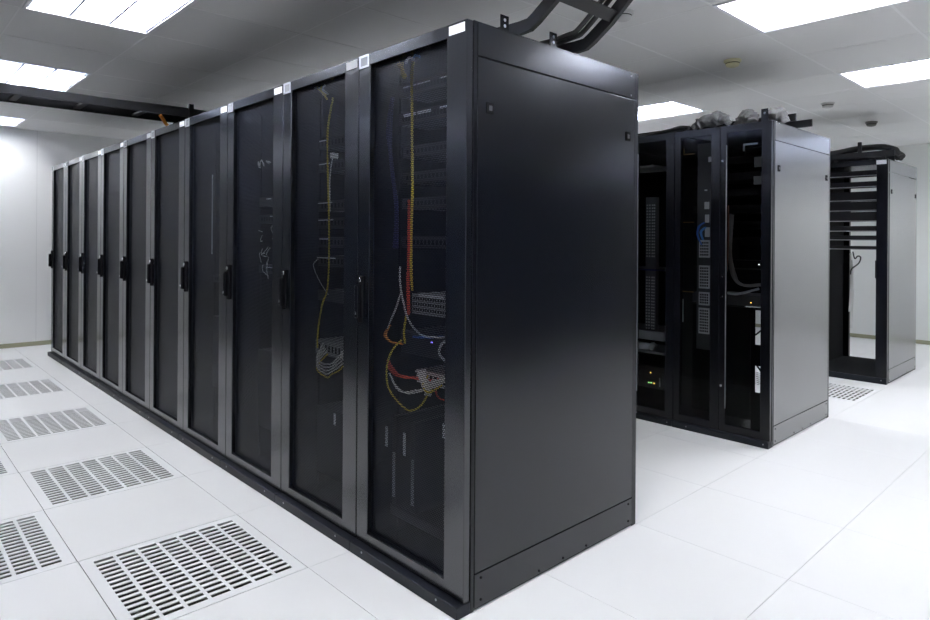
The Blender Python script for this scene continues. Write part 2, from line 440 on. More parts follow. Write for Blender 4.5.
# ------------------------------------------------------------------ equipment helpers (world coordinates)
def unit(name, x0, x1, y0, z0, z1, label, cat, depth=.45, body=EQUIP, face=None, strips=(), group=None, ports=0, vent=False, leds=()):
    """rack-mounted box with a front plate, label strips, ports or vents"""
    t = empty(name, ((x0 + x1)/2, y0, z0)); w = (x1 - x0)/2; h = z1 - z0
    m = MB(); m.box(-w + .006, w - .006, .006, depth, .001, h - .001, body); m.build('chassis', t)
    m = MB(); m.box(-w, w, 0, .006, 0, h, face or body, .0012)
    if vent:
        n = int(2*w / .014)
        for k in range(n):
            x = -w + .012 + (2*w - .024) * k / max(1, n - 1)
            for q in range(max(1, int(h / .02))):
                zz = .008 + (h - .016) * (q + .5) / max(1, int(h / .02)); m.box(x - .004, x + .004, -.0006, .001, zz - .006, zz + .006, MATTE)
    m.build('front_plate', t)
    if ports:
        m = MB()
        for k in range(ports):
            x = -w + .02 + (2*w - .04) * (k + .5) / ports; m.box(x - .006, x + .006, -.0008, .001, h*.3, h*.7, MATTE)
        m.build('port_row', t)
    for (a, e, zz, hh) in strips:
        m = MB(); m.box(a - (x0 + x1)/2, e - (x0 + x1)/2, -.002, .0, zz - z0, zz - z0 + hh, WHITE, .0004); n = m.build('label_strip', t); n['label'] = 'white paper label strip'
    for (lx, lz, lm) in leds:
        m = MB(); m.box(lx - (x0 + x1)/2 - .003, lx - (x0 + x1)/2 + .003, -.003, .0, lz - z0 - .003, lz - z0 + .003, lm); m.build('indicator_light', t)
    return tag(t, label, cat, group)
def cable(name, strands, label, cat='cable', group=None):
    """strands: list of (points, radius, material)"""
    m = MB()
    for pts, r, mt in strands: m.tube(pts, r, mt, 6, 5)
    return tag(m.build(name, origin=strands[0][0][0]), label, cat, group)
def wob(pts, n, amp, r, mt, seed=0):
    rd = random.Random(seed); out = []
    for k in range(n):
        out.append(([(x + rd.uniform(-amp, amp), y + rd.uniform(-amp, amp)*.6, z + rd.uniform(-amp, amp)*.3) for x, y, z in pts], r, mt))
    return out
def loose_tag(x0, x1, z0, z1, y, label):
    m = MB(); m.box(x0, x1, y - .001, y, z0, z1, WHITE, .0003); return tag(m.build('paper_tag', origin=((x0+x1)/2, y, z0)), label, 'paper tag')

# nearest rack
XA, XB = -.545, -.06
EQ = 'equipment in the nearest rack'
unit('patch_panel', XA, XB, .15, 1.735, 1.785, 'upper patch panel with white label strips in the nearest rack', 'patch panel', strips=[(-.515, -.44, 1.766, .008), (-.432, -.356, 1.766, .008), (-.30, -.225, 1.766, .008)], ports=24, depth=.15, group=EQ)
unit('patch_panel', XA, XB, .15, 1.625, 1.672, 'lower patch panel with bright white label strips in the nearest rack', 'patch panel', strips=[(-.512, -.438, 1.656, .010), (-.428, -.35, 1.656, .010), (-.30, -.225, 1.658, .010)], ports=24, depth=.15, group=EQ)
for n, (z0, z1) in enumerate(((1.50, 1.545), (1.40, 1.445), (1.30, 1.345), (1.15, 1.195))):
    unit('network_switch', XA, XB, .17, z0, z1, 'dark network switch, %s below the patch panels of the nearest rack' % ('first', 'second', 'third', 'fourth')[n], 'network switch', ports=20, depth=.3, group=EQ)
unit('network_switch', -.43, XB, .13, .905, .982, 'grey network switch behind cable bundle of the nearest rack, above the tangle', 'network switch', body=EQGREY, face=EQGREY, strips=[(-.39, -.25, .972, .008)], vent=True, group=EQ)
unit('server', XA, XB, .17, .742, .828, 'dark server with blue edge behind the cable tangle of the nearest rack', 'server', group=EQ, leds=[(-.36, .80, LAMPL)])
unit('network_switch', -.40, XB, .13, .652, .702, 'pale network switch full of white plugs in the nearest rack', 'network switch', body=EQGREY, face=EQLIGHT, ports=12, depth=.3, group=EQ)
for n, (x, z0, z1, y) in enumerate(((-.578, .375, .452, .12), (-.465, .365, .452, .12), (-.24, .482, .535, .12))):
    loose_tag(x, x + (.016 if n < 2 else .036), z0, z1, y, ('white vertical tag low at the left in the nearest rack', 'white vertical tag low at the middle of the nearest rack', 'white vertical tag low at the right in the nearest rack')[n])
for n, x in enumerate((-.575, -.46)):
    m = MB(); m.box(x + .032, x + .065, .125, .5, .161, .50, EQUIP, .003); m.box(x + .04, x + .055, .122, .126, .19, .36, EQGREY, .001)
    tag(m.build('blade_module', origin=(x + .036, .125, .16)), 'tall dark module beside the %s white tag low in the nearest rack' % ('left', 'middle')[n], 'module', EQ)
m = MB(); m.box(-.545, -.055, .12, .62, .12, .16, EQUIP, .002); tag(m.build('rack_shelf', origin=(-.32, .12, .12)), 'dark shelf carrying the tall modules low in the nearest rack', 'shelf')
m = MB(); m.box(-.245, -.06, .13, .5, .161, .48, EQUIP, .003); tag(m.build('server', origin=(-.15, .13, .16)), 'dark upright server under the right white tag in the nearest rack', 'server', EQ)
Y1 = .10
cable('cable_bundle', wob([(-.445, .14, 1.855), (-.43, .12, 1.80), (-.413, .11, 1.63), (-.40, .10, 1.48), (-.387, .095, 1.366), (-.397, .10, 1.218), (-.401, .10, 1.07), (-.398, .105, .996)], 5, .004, .0030, YELLOW, 3), 'yellow cable bundle hanging down the middle of the nearest rack', 'cable')
cable('cable_tuft', wob([(-.495, .12, 1.852), (-.475, .105, 1.845), (-.452, .10, 1.79)], 6, .012, .0045, YELLOW, 4) + [([(-.452, .11, 1.848), (-.42, .10, 1.858), (-.40, .11, 1.85)], .005, WCABLE), ([(-.405, .11, 1.853), (-.385, .10, 1.859), (-.365, .11, 1.853)], .004, LBLUE)], 'yellow cable tuft with blue end at the top of the nearest rack', 'cable')
cable('cable_bundle', wob([(-.403, .09, 1.33), (-.401, .088, 1.144), (-.406, .09, 1.033), (-.399, .09, .905)], 4, .004, .0030, RED, 5), 'red cable bundle joining below the yellow one in the nearest rack', 'cable')
cable('cable_bundle', wob([(-.575, .14, 1.74), (-.582, .13, 1.614), (-.555, .12, 1.49), (-.528, .13, 1.30), (-.535, .13, 1.15)], 6, .010, .0035, NAVY, 6), 'dark blue cable bundle at the left of the nearest rack', 'cable')
cable('network_cable', [([(-.466, .10, 1.08), (-.466, .10, 1.03), (-.447, .095, .975), (-.404, .09, .893), (-.345, .09, .848), (-.30, .10, .835), (-.19, .11, .846)], .0035, WCABLE)], 'white cable sweeping down to the right in the nearest rack', 'cable')
cable('network_cable', [([(-.459, .10, .985), (-.483, .095, .923), (-.526, .10, .866), (-.57, .12, .83)], .003, WCABLE)], 'thin white cable slanting to the lower left in the nearest rack', 'cable')
cable('network_cable', [([(-.185, .12, .85), (-.229, .10, .815), (-.234, .10, .779), (-.195, .11, .75)], .0045, WCABLE)], 'short white cable loop at the right of the nearest rack', 'cable')
cable('network_cable', wob([(-.552, .12, .851), (-.565, .11, .811), (-.526, .105, .788), (-.47, .12, .787)], 3, .008, .0032, ORANGE, 8), 'orange cables at the left above the tangle in the nearest rack', 'cable')
cable('network_cable', [([(-.41, .12, .822), (-.33, .11, .828), (-.21, .12, .845)], .004, BLUE)], 'blue cable running level to the right in the nearest rack', 'cable')
cable('cable_bundle', wob([(-.53, .10, .72), (-.505, .09, .698), (-.449, .085, .676), (-.36, .09, .680), (-.30, .12, .676)], 7, .011, .0035, RED, 9), 'red cable tangle low in the nearest rack', 'cable')
cable('cable_bundle', wob([(-.345, .105, .705), (-.30, .075, .692), (-.265, .065, .664), (-.225, .07, .688), (-.19, .10, .702)], 11, .020, .0042, WCABLE, 10) + [([(-.30, .10, .695), (-.27, .055, .675), (-.235, .05, .655), (-.21, .09, .68)], .0038, YELLOW)] + wob([(-.255, .06, .69), (-.252, .055, .67), (-.25, .06, .645)], 4, .012, .006, WCABLE, 14), 'white cable tangle low at the right in the nearest rack', 'cable')
cable('network_cable', [([(-.48, .12, .80), (-.478, .075, .766), (-.484, .055, .706), (-.474, .055, .632), (-.425, .07, .578), (-.37, .08, .561), (-.308, .08, .595), (-.275, .085, .644), (-.254, .12, .69)], .0034, YELLOW)], 'yellow cable in a deep loop low in the nearest rack', 'cable')
cable('network_cable', [([(-.265, .12, .69), (-.243, .09, .65), (-.216, .09, .63), (-.17, .12, .624)], .0034, RED)], 'red cable end curling right below the tangle in the nearest rack', 'cable')
cable('network_cable', [([(-.455, .045, .69), (-.435, .055, .65), (-.40, .07, .625), (-.34, .08, .640), (-.31, .10, .645)], .003, WCABLE), ([(-.445, .045, .68), (-.42, .055, .635), (-.37, .07, .625), (-.32, .10, .64)], .003, WCABLE)], 'pale cables in a shallow loop under the red tangle in the nearest rack', 'cable')
cable('network_cable', [([(-.45, .12, .90), (-.452, .11, .84), (-.458, .12, .79)], .004, YELLOW)], 'short yellow cable between the orange and white cables of the nearest rack', 'cable')

# second rack
EQ2 = 'equipment in the second rack'
for n, (z, a, e) in enumerate(((1.625, -1.253, -1.189), (1.52, -1.255, -1.134), (1.343, -1.26, -1.141), (1.266, -1.258, -1.131), (1.18, -1.247, -1.13), (1.094, -1.265, -1.111))):
    lift = ('topmost', 'second', 'third', 'fourth', 'fifth', 'sixth')[n]
    dx = .115
    unit('server', -1.145, -.66, .15, z - .035, z + .012, 'thin server with white label, %s of the stack in the second rack' % lift, 'server', strips=[(a + dx, e + dx - (.03 if n in (1, 4) else 0), z, .006)], ports=16, depth=.5, group=EQ2)
m = MB(); m.tube([(-1.13, .14, 1.09), (-1.10, .10, 1.06), (-1.04, .10, .99), (-.99, .11, .94)], .0017, WCABLE); tag(m.build('network_cable', origin=(-1.13, .14, 1.09)), 'thin white cable below the lowest label in the second rack', 'cable')
cable('cable_bundle', wob([(-.98, .12, 1.80), (-.984, .10, 1.657), (-.966, .09, 1.481), (-.954, .09, 1.221), (-.959, .09, .983), (-1.007, .09, .893), (-1.056, .10, .778), (-1.06, .10, .70)], 3, .003, .003, YELLOW, 12), 'yellow cable bundle hanging down the second rack', 'cable')
cable('cable_tuft', [([(-1.02, .12, 1.82), (-1.055, .10, 1.852), (-1.10, .10, 1.858)], .004, WCABLE), ([(-1.03, .12, 1.82), (-1.06, .10, 1.845), (-1.075, .10, 1.859)], .0045, YELLOW), ([(-1.02, .12, 1.82), (-1.03, .10, 1.845), (-1.01, .10, 1.858)], .004, WCABLE), ([(-1.025, .12, 1.80), (-1.045, .10, 1.84), (-1.035, .10, 1.857)], .0045, YELLOW)], 'yellow and white cable tuft at the top of the second rack', 'cable')
m = MB(); m.box(-.965, -.90, .099, .1, 1.528, 1.552, WHITE, .0003, Matrix.Rotation(math.radians(8), 3, 'Y'), (-.93, .1, 1.54)); tag(m.build('paper_tag', origin=(-.93, .1, 1.53)), 'white tag right of the yellow bundle in the second rack', 'paper tag')
cable('network_cable', [([(-.955, .105, 1.53), (-.966, .10, 1.45), (-.964, .10, 1.30)], .0028, WCABLE)], 'thin white cable under the white tag in the second rack', 'cable')
unit('network_switch', -1.145, -.66, .14, .66, .725, 'pale fronted network switch behind looped cables in the second rack', 'network switch', body=EQGREY, face=EQGREY, ports=16, depth=.3, group=EQ2, leds=[])
unit('server', -1.145, -.66, .15, .90, .95, 'dark server with blue light in the second rack', 'server', depth=.4, group=EQ2, leds=[(-.915, .937, LAMPL)])
unit('server', -1.145, -.66, .15, .12, .42, 'tall dark server at the bottom of the second rack', 'server', depth=.5, group=EQ2, strips=[(-1.0, -.985, .36, .05)])
lp = []
for q in range(5):
    f = q / 4; lp.append(([(-1.06 + .01*q, .13, .715 - .01*q), (-1.05, .09, .66 - .012*q), (-.98 + .01*q, .075, .645 - .055*f), (-.90, .075, .655 - .045*f), (-.85, .09, .70 - .015*q), (-.83, .13, .71)], .0032, WCABLE if q < 4 else YELLOW))
for q in range(4): lp.append(([(-.87 + .012*q, .13, .72), (-.86 + .012*q, .10, .70), (-.855 + .012*q, .095, .68)], .007, WCABLE))
cable('cable_bundle', lp, 'white cable loops with one yellow, low in the second rack', 'cable')
loose_tag(-.83, -.81, .74, .79, .12, 'small white tag at the right above the cable loops of the second rack')

# third and fourth racks
rd = random.Random(21); st = []
for q in range(11):
    a = (-1.66 + rd.uniform(0, .13), .12, 1.04 + rd.uniform(0, .19)); bb = (a[0] + rd.uniform(-.05, .05), .10, a[2] + rd.uniform(-.05, .05)); cc = (bb[0] + rd.uniform(-.04, .04), .12, bb[2] + rd.uniform(-.05, .05))
    st.append(([a, bb, cc], .0018, WCABLE))
cable('cable_bundle', st, 'tangle of thin white cables in the third rack', 'cable')
unit('network_switch', -1.745, -1.26, .15, 1.0, 1.045, 'dark network switch under the white tangle of the third rack', 'network switch', ports=16, depth=.3, strips=[(-1.66, -1.53, 1.032, .005)])
unit('network_switch', -1.745, -1.26, .15, 1.26, 1.305, 'dark network switch above the white tangle of the third rack', 'network switch', ports=16, depth=.3, strips=[(-1.62, -1.58, 1.292, .006)])
unit('server', -1.745, -1.26, .15, 1.35, 1.395, 'dark server with one small label in the third rack', 'server', depth=.4, strips=[(-1.66, -1.61, 1.382, .006)])
cable('network_cable', [([(-1.67, .12, 1.545), (-1.655, .10, 1.575), (-1.645, .10, 1.545), (-1.62, .10, 1.58), (-1.61, .11, 1.55)], .003, WCABLE), ([(-1.575, .12, 1.56), (-1.565, .1, 1.57), (-1.555, .12, 1.565)], .003, WCABLE)], 'small zigzag of white cable high in the third rack', 'cable')
unit('server', -1.745, -1.26, .15, .20, .60, 'tall dark server at the bottom of the third rack', 'server', depth=.5)
m = MB(); m.box(-2.252, -2.246, .10, .106, 1.09, 1.55, SILVER, .001); tag(m.build('metal_rod', origin=(-2.249, .10, 1.09)), 'thin bright upright rod behind the mesh of the fourth rack', 'rod')
unit('server', -2.345, -1.86, .15, .30, .72, 'dark server block low in the fourth rack', 'server', depth=.5, strips=[(-2.25, -2.236, .55, .012)])
unit('network_switch', -2.345, -1.86, .15, .92, .965, 'dark network switch in the fourth rack', 'network switch', ports=16, depth=.3, strips=[(-2.14, -2.12, .945, .006)])

# ------------------------------------------------------------------ overhead cable ladders
def ladder(name, path, width_axis, w0, w1, hgt, label, rung_every, mt, feet=(), group=None, th=.016, rungt=.018):
    """path: list of 2-D points (u, z) along the run; width_axis 'y' -> run along x, 'x' -> run along y"""
    t = empty(name, (path[0][0] if width_axis == 'y' else w0, w0 if width_axis == 'y' else path[0][0], path[0][1])); t0 = Vector(t.location)
    def P(u, w, z): return (Vector((u, w, z)) if width_axis == 'y' else Vector((w, u, z))) - t0
    n = len(path); nor = []
    for k in range(n):
        a, c = Vector(path[max(k-1, 0)]), Vector(path[min(k+1, n-1)]); d = (c - a).normalized(); nor.append(Vector((-d.y, d.x)))
    for (wa, wb) in ((w0, w0 + th), (w1 - th, w1)):
        m = MB(); i = m.mi(mt); rings = []
        for k, (u, z) in enumerate(path):
            o = nor[k] * hgt/2; fl_ = .02 if wa == w0 else -.02
            rings.append([m.bm.verts.new(P(u - o.x, wa, z - o.y)), m.bm.verts.new(P(u - o.x, wb, z - o.y)), m.bm.verts.new(P(u + o.x, wb, z + o.y)), m.bm.verts.new(P(u + o.x, wa, z + o.y))])
        for a, c in zip(rings, rings[1:]):
            for j in range(4):
                f = m.bm.faces.new([a[j], a[(j+1) % 4], c[(j+1) % 4], c[j]]); f.material_index = i
        m.bm.faces.new(rings[0]).material_index = i; m.bm.faces.new(rings[-1]).material_index = i
        m.build('rail', t)
    # rungs
    acc = rung_every * .5; 
    for k in range(n - 1):
        a, c = Vector(path[k]), Vector(path[k+1]); L = (c - a).length; d = (c - a)/L; nn = Vector((-d.y, d.x))
        while acc < L:
            p = a + d*acc; m = MB()
            q = [p - d*rungt - nn*(hgt*.32), p + d*rungt - nn*(hgt*.32), p + d*rungt - nn*(hgt*.05), p - d*rungt - nn*(hgt*.05)]
            A = [m.bm.verts.new(P(x.x, w0 + th, x.y)) for x in q]; B = [m.bm.verts.new(P(x.x, w1 - th, x.y)) for x in q]; i = m.mi(mt)
            for j in range(4): m.bm.faces.new([A[j], A[(j+1) % 4], B[(j+1) % 4], B[j]]).material_index = i
            m.bm.faces.new(A).material_index = i; m.bm.faces.new(B).material_index = i
            m.build('rung', t); acc += rung_every
        acc -= L
    for (u, z0, z1) in feet:
        for wa in (w0, w1 - th):
            m = MB(); lo = P(u - .015, wa - .004, z0); hi = P(u + .015, wa + th + .004, z1)
            m.box(min(lo.x, hi.x), max(lo.x, hi.x), min(lo.y, hi.y), max(lo.y, hi.y), lo.z, hi.z, mt, .001); m.build('support_post', t)
    return tag(t, label, 'cable ladder', group)
zl = 1.932
ladder('cable_ladder', [(-5.71, zl), (-.25, zl), (-.05, zl - .006), (-.005, zl - .004), (.025, zl + .012), (.10, 1.995), (.34, 2.205), (.40, 2.25), (.46, 2.262), (3.0, 2.262)], 'y', .292, .635, .044,
       'dark cable ladder along the long row, bending upward above the nearest rack', .30, TRAYG, feet=[(x, H + .001, zl - .02) for x in (-5.7, -4.5, -3.3, -2.1, -.9, -.2)], th=.021, rungt=.022)
ladder('cable_tray', [(-2.6, 2.01), (.78, 2.01)], 'x', -3.2, -2.9, .05, 'black overhead cable tray crossing the aisle at upper left', .34, TRAY, feet=[(.22, H + .001, 2.072), (.74, H + .001, 2.0), (-2.4, H + .001, 2.0), (-1.8, H + .001, 2.0)])
for q, (x, dz, lb) in enumerate(((-2.96, 0, 'black cable lying along the near side of the overhead tray at upper left'), (-3.03, .006, 'black cable lying along the middle of the overhead tray at upper left'))):
    rr = random.Random(q); cable('power_cable', [([(x + rr.uniform(-.012, .012), -2.5 + k*.32, 2.03 + dz + rr.uniform(-.002, .006)) for k in range(11)], .019, GCABLE)], lb, 'cable')
cable('fibre_cable', [([(-3.02, .06, 1.995), (-3.03, .08, 1.975), (-3.05, .105, 1.95), (-3.04, .13, 1.92), (-3.02, .16, 1.896)], .012, ORANGE)], 'orange cable dropping from the overhead tray onto the long row', 'cable')
# black cables strapped to the rising ladder
cable('power_cable', [([(-1.2, .59, 1.948), (-.3, .585, 1.95), (-.05, .585, 1.952), (.05, .585, 1.99), (.35, .585, 2.24), (.46, .585, 2.275), (1.2, .585, 2.28)], .010, GCABLE), ([(-1.2, .55, 1.948), (-.3, .55, 1.95), (-.05, .55, 1.952), (.05, .55, 1.99), (.35, .55, 2.24), (.46, .55, 2.275), (1.2, .55, 2.28)], .010, GCABLE)], 'pair of black cables lying in the bent ladder above the nearest rack', 'cable')

# ------------------------------------------------------------------ middle block: glass door cabinets
BX, BY = -.014, 2.415
def make_glass_cabinet():
    r = empty('glass_door_cabinet')
    c = MB()
    for sx in (-1, 1):
        for (y0, y1) in ((.03, .046), (.958, D)):
            a, e = sorted((sx*.2985, sx*.262)); c.box(a, e, y0, y1, 0, H, PAINT, .0015)
        a, e = sorted((sx*.2995, sx*.2975)); c.box(a, e, .05, D - .03, .04, H - .02, MATTE)
    c.box(-.2975, .2975, .031, D - .001, 1.868, H - .0005, PAINT); c.box(-.2975, .2975, .031, D - .001, .004, .04, PAINT)
    c.build('cabinet', r)
    m = MB(); m.box(-.2985, .2985, -.02, .03, 0, .036, PLINTH, .002)
    for x in (-.2, .27): m.cyl((x, -.02, .022), (x, -.0215, .022), .004, STEEL, 10)
    m.build('plinth', r)
    for (x0, x1) in ((-.2975, -.0035), (-.0005, .2975)):
        d = MB(); lf = x0 < -.1
        a0, a1 = x0 + .038, x1 - .055
        d.ring(x0, x1, .04, 1.877, a0, a1, .085, 1.835, 0, .024, PAINT, .002); door = d.build('door', r)
        g = MB(); g.box(a0, a1, .008, .012, .085, 1.835, GLASS); g.build('smoked_glass', door)
        if not lf:
            s = MB(); s.box(a0 - .0018, a0 + .0018, -.003, .004, .18, 1.76, STEEL, .0005); s.build('edge_strip', door)
            k = MB()
            for zz in (1.666, .969, .848, .314): k.cyl((x0 + .014, 0, zz), (x0 + .014, -.006, zz), .007, CHROME, 12)
            k.build('latch', door)
    return r
gp = make_glass_cabinet(); gcab = []
for k in range(3):
    o = gp if k == 0 else copy_tree(gp); o.location = (BX - .3 - .6*k, BY, 0)
    tag(o, ('near end cabinet with smoked glass doors and side panel coloured paler for its sheen, in the middle block', 'second glass door cabinet, partly hidden behind the tall near rack', 'third glass door cabinet of the middle block, hidden by the near rack')[k], 'server cabinet', 'smoked glass cabinets in the middle block'); gcab.append(o)
side_panel(gcab[0], .2995, 1, PANEL_SHEEN)
m = MB()
m.box(.204, .244, .085, .089, H, H + .086, PAINT, .001); m.box(.204, .244, .045, .089, H, H + .004, PAINT, .001); m.cyl((.224, .0848, H + .06), (.224, .0842, H + .06), .006, SILVER, 12)
m.build('top_bracket', gcab[0])
for k in (0, 1):
    m = MB(); m.box(-.262, .262, D - .02, D - .008, .9, 1.867, MATTE); m.build('rear_panel', gcab[k])
m = MB(); m.box(-.262, .262, D - .02, D - .008, .04, 1.867, MATTE); m.build('rear_panel', gcab[2])
m = MB(); m.box(-.262, .262, D - .02, D - .008, .04, .9, MATTE); m.build('rear_panel', gcab[1])
yb = 2.56
GE = 'equipment in the glass door cabinets'
# first cabinet, right half: shallow switches and a cable duct; left half: pale vented units
for n, z in enumerate((1.70, 1.60, 1.50, 1.40, 1.30, 1.20, 1.06)):
    unit('network_switch', -.56, -.135, yb, z - .04, z + .006, 'dark network switch, %s from the top in the near glass door cabinet' % ('first', 'second', 'third', 'fourth', 'fifth', 'sixth', 'seventh')[n], 'network switch', depth=.25, ports=18, body=MATTE, group=GE,
         leds=[(-.14, 1.045, LEDW)] if n == 6 else [])
unit('server', -.56, -.135, yb, .79, .855, 'dark server with a tiny yellow light in the near glass door cabinet', 'server', depth=.3, leds=[(-.186, .812, LEDY)], group=GE)
unit('network_switch', -.56, -.135, yb + .03, .87, 1.01, 'dark blank faced unit behind the curving grey cables of the near glass door cabinet', 'network switch', depth=.25, body=MATTE, group=GE)
unit('server', -.56, -.19, yb, .10, .78, 'tall dark storage unit at the bottom of the near glass door cabinet', 'server', depth=.05, body=MATTE, group=GE)
m = MB(); m.box(-.185, -.085, yb, yb + .004, .769, .785, MATTE) ; m.box(-.13, -.085, yb, yb + .004, .785, 1.83, MATTE)
m.box(-.185, -.085, yb, yb + .004, .435, .562, MATTE); m.box(-.185, -.085, yb, yb + .004, .045, .275, MATTE)
m.box(-.185, -.160, yb, yb + .004, .275, .769, MATTE); m.box(-.110, -.085, yb, yb + .03, .275, .769, MATTE)
tag(m.build('cable_duct', origin=(-.1, yb, .045)), 'black upright cable duct with two openings in the near glass door cabinet', 'cable duct')
m = MB(); m.box(-.231, -.15, yb - .012, yb - .006, 1.768, 1.778, SILVER, .001); m.box(-.235, -.228, yb - .012, yb - .006, 1.735, 1.778, SILVER, .001)
tag(m.build('metal_bracket', origin=(-.19, yb - .01, 1.735)), 'small bright right-angle bracket at the top of the near glass door cabinet', 'bracket')
m = MB(); m.box(-.165, -.105, yb - .02, yb - .016, 1.63, 1.69, DIM, .001); tag(m.build('paper_tag', origin=(-.135, yb, 1.63)), 'upper dim grey tag right inside the near glass door cabinet', 'paper tag')
m = MB(); m.box(-.168, -.108, yb - .02, yb - .016, 1.525, 1.575, DIM, .001); tag(m.build('paper_tag', origin=(-.135, yb, 1.525)), 'lower dim grey tag right inside the near glass door cabinet', 'paper tag')
cable('cable_bundle', wob([(-.295, yb - .03, 1.35), (-.30, yb - .05, 1.13), (-.271, yb - .06, .978), (-.21, yb - .06, .921), (-.12, yb - .03, .927)], 5, .012, .007, mat('grey_cable', (.16, .15, .14), .5), 31), 'grey cables curving right inside the near glass door cabinet', 'cable')
cable('network_cable', wob([(-.30, yb - .10, .868), (-.24, yb - .10, .866), (-.197, yb - .10, .874), (-.11, yb - .08, .905)], 3, .008, .006, EQGREY, 33), 'pale cables sagging below the grey curve in the near glass door cabinet', 'cable')
cable('network_cable', [([(-.285, yb - .10, 1.40), (-.283, yb - .10, 1.2), (-.29, yb - .10, 1.0)], .005, mat('brown_cable', (.20, .06, .03), .5))], 'brown cable hanging beside the bright edge strip of the near glass door cabinet', 'cable')
cable('network_cable', [([(-.18, 2.8, .70), (-.205, 2.8, .64), (-.241, 2.8, .60), (-.266, 2.8, .584), (-.32, 2.8, .58)], .006, GCABLE)], 'black cable crossing the upper opening of the near glass door cabinet', 'cable')
cable('network_cable', [([(-.17, 2.8, .28), (-.202, 2.8, .332), (-.24, 2.8, .384), (-.258, 2.8, .40), (-.30, 2.8, .41)], .006, GCABLE)], 'black cable crossing the lower opening of the near glass door cabinet', 'cable')
# pale module column seen through the left leaf
m = MB(); m.box(-.505, -.392, yb - .055, yb - .02, .50, 1.80, mat('dark_grey_column', (.055, .055, .06), .5), .002); tag(m.build('module_column', origin=(-.45, yb - .03, .5)), 'dark grey upright module column behind the left glass leaf of the near cabinet', 'module')
for n, (z0, z1) in enumerate(((1.08, 1.19), (.885, 1.03), (.78, .862), (.60, .762))):
    unit('power_module', -.488, -.418, yb - .062, z0, z1, 'pale vented power module, %s from the top behind the left glass leaf' % ('first', 'second', 'third', 'fourth')[n], 'module', depth=.007, body=EQLIGHT, face=EQLIGHT, vent=True, group='vented modules behind glass')
for n, (a, e, z0, z1) in enumerate(((-.432, -.395, 1.68, 1.712), (-.456, -.425, 1.385, 1.43), (-.452, -.425, 1.30, 1.35), (-.452, -.42, 1.21, 1.27), (-.456, -.438, 1.50, 1.508), (-.41, -.395, 1.50, 1.508))):
    m = MB(); m.box(a, e, yb - .058, yb - .056, z0, z1, WHITE if n == 0 else EQLIGHT, .0004); tag(m.build('paper_tag', origin=((a+e)/2, yb - .057, z0)), 'small %s behind the left glass leaf' % ('white tag at the top', 'grey tag high in the middle', 'grey tag above the blue cables', 'grey tag right of the blue cables', 'thin left mark above the tags', 'thin right mark above the tags')[n], 'paper tag')
cable('network_cable', wob([(-.452, yb - .07, 1.30), (-.478, yb - .085, 1.275), (-.486, yb - .085, 1.222), (-.465, yb - .08, 1.16)], 3, .006, .004, BLUE, 41) + wob([(-.44, yb - .07, 1.27), (-.462, yb - .085, 1.24), (-.452, yb - .085, 1.19)], 3, .006, .004, LBLUE, 42), 'blue cables in a short loop behind the left glass leaf', 'cable')
m = MB(); m.box(-.592, -.572, yb - .10, yb - .094, .665, .812, EQLIGHT, .002); tag(m.build('metal_bracket', origin=(-.58, yb - .1, .665)), 'pale upright bar behind the left glass leaf of the near cabinet', 'bracket')
for n, z in enumerate((.857, 1.30, 1.735)):
    m = MB(); m.box(-.605, -.515, yb - .08, yb - .075, z, z + .006, mat('brass', (.30, .20, .06), .4, metal=.6), .001); tag(m.build('metal_rail', origin=(-.56, yb - .08, z)), ('lowest', 'middle', 'topmost')[n] + ' thin brassy rail behind the left glass leaf', 'rail')
cable('network_cable', [([(-.622, yb - .05, 1.80), (-.60, yb - .06, 1.775), (-.598, yb - .06, 1.75), (-.615, yb - .05, 1.775)], .005, mat('ochre_cable', (.30, .22, .05), .5))], 'small ochre cable loop at the top behind the left glass leaf', 'cable')
unit('server', -.56, -.40, yb + .01, .10, .48, 'dark server below the module column of the near cabinet', 'server', depth=.0101, group=GE) if False else None
# second cabinet
m = MB(); m.box(-.905, -.825, yb, yb + .04, .56, 1.48, mat('dark_grey_strip', (.10, .10, .11), .5), .002)
for k in range(44):
    zz = .58 + k*.0205
    if (k // 6) % 4 == 3: continue
    for x in (-.892, -.873, -.852, -.838): m.box(x - .005, x + .005, yb - .001, yb + .002, zz, zz + .010, EQLIGHT)
tag(m.build('vented_strip', origin=(-.865, yb, .56)), 'upright strip with rows of pale dots in the second glass door cabinet', 'power strip')
for n, (z, c) in enumerate(((1.685, EQLIGHT), (.98, NAVY), (.51, EQGREY))):
    m = MB(); m.box(-1.17, -.75 if n else -.835, yb - .02, yb + .30, z, z + (.014 if n < 2 else .06), EQGREY if n != 1 else EQUIP, .002)
    if n < 2: m.box(-1.17, -.75 if n else -.835, yb - .024, yb - .02, z, z + .010, c)
    tag(m.build('rack_shelf', origin=(-.95, yb, z)), ('high pale shelf', 'thin dark blue edged shelf', 'low grey shelf')[n] + ' in the second glass door cabinet', 'shelf')
m = MB(); m.box(-1.16, -.755, yb - .01, yb + .3, .415, .43, EQGREY, .002); tag(m.build('rack_shelf', origin=(-.95, yb, .415)), 'grey shelf holding a white object in the second glass door cabinet', 'shelf')
m = MB(); m.lathe([(.03, 0), (.055, .004), (.062, .018), (.055, .03), (.03, .034)], WHITE, (-.945, yb + .06, .43)); tag(m.build('white_dish', origin=(-.945, yb + .06, .43)), 'rounded white object on the low shelf of the second glass door cabinet', 'dish')
m = MB(); m.box(-.895, -.855, yb + .03, yb + .08, .43, .475, EQLIGHT, .006, Matrix.Rotation(.5, 3, 'Y'), (-.875, yb + .05, .45)); tag(m.build('adapter_box', origin=(-.875, yb + .05, .43)), 'small grey adapter beside the rounded white object', 'adapter')
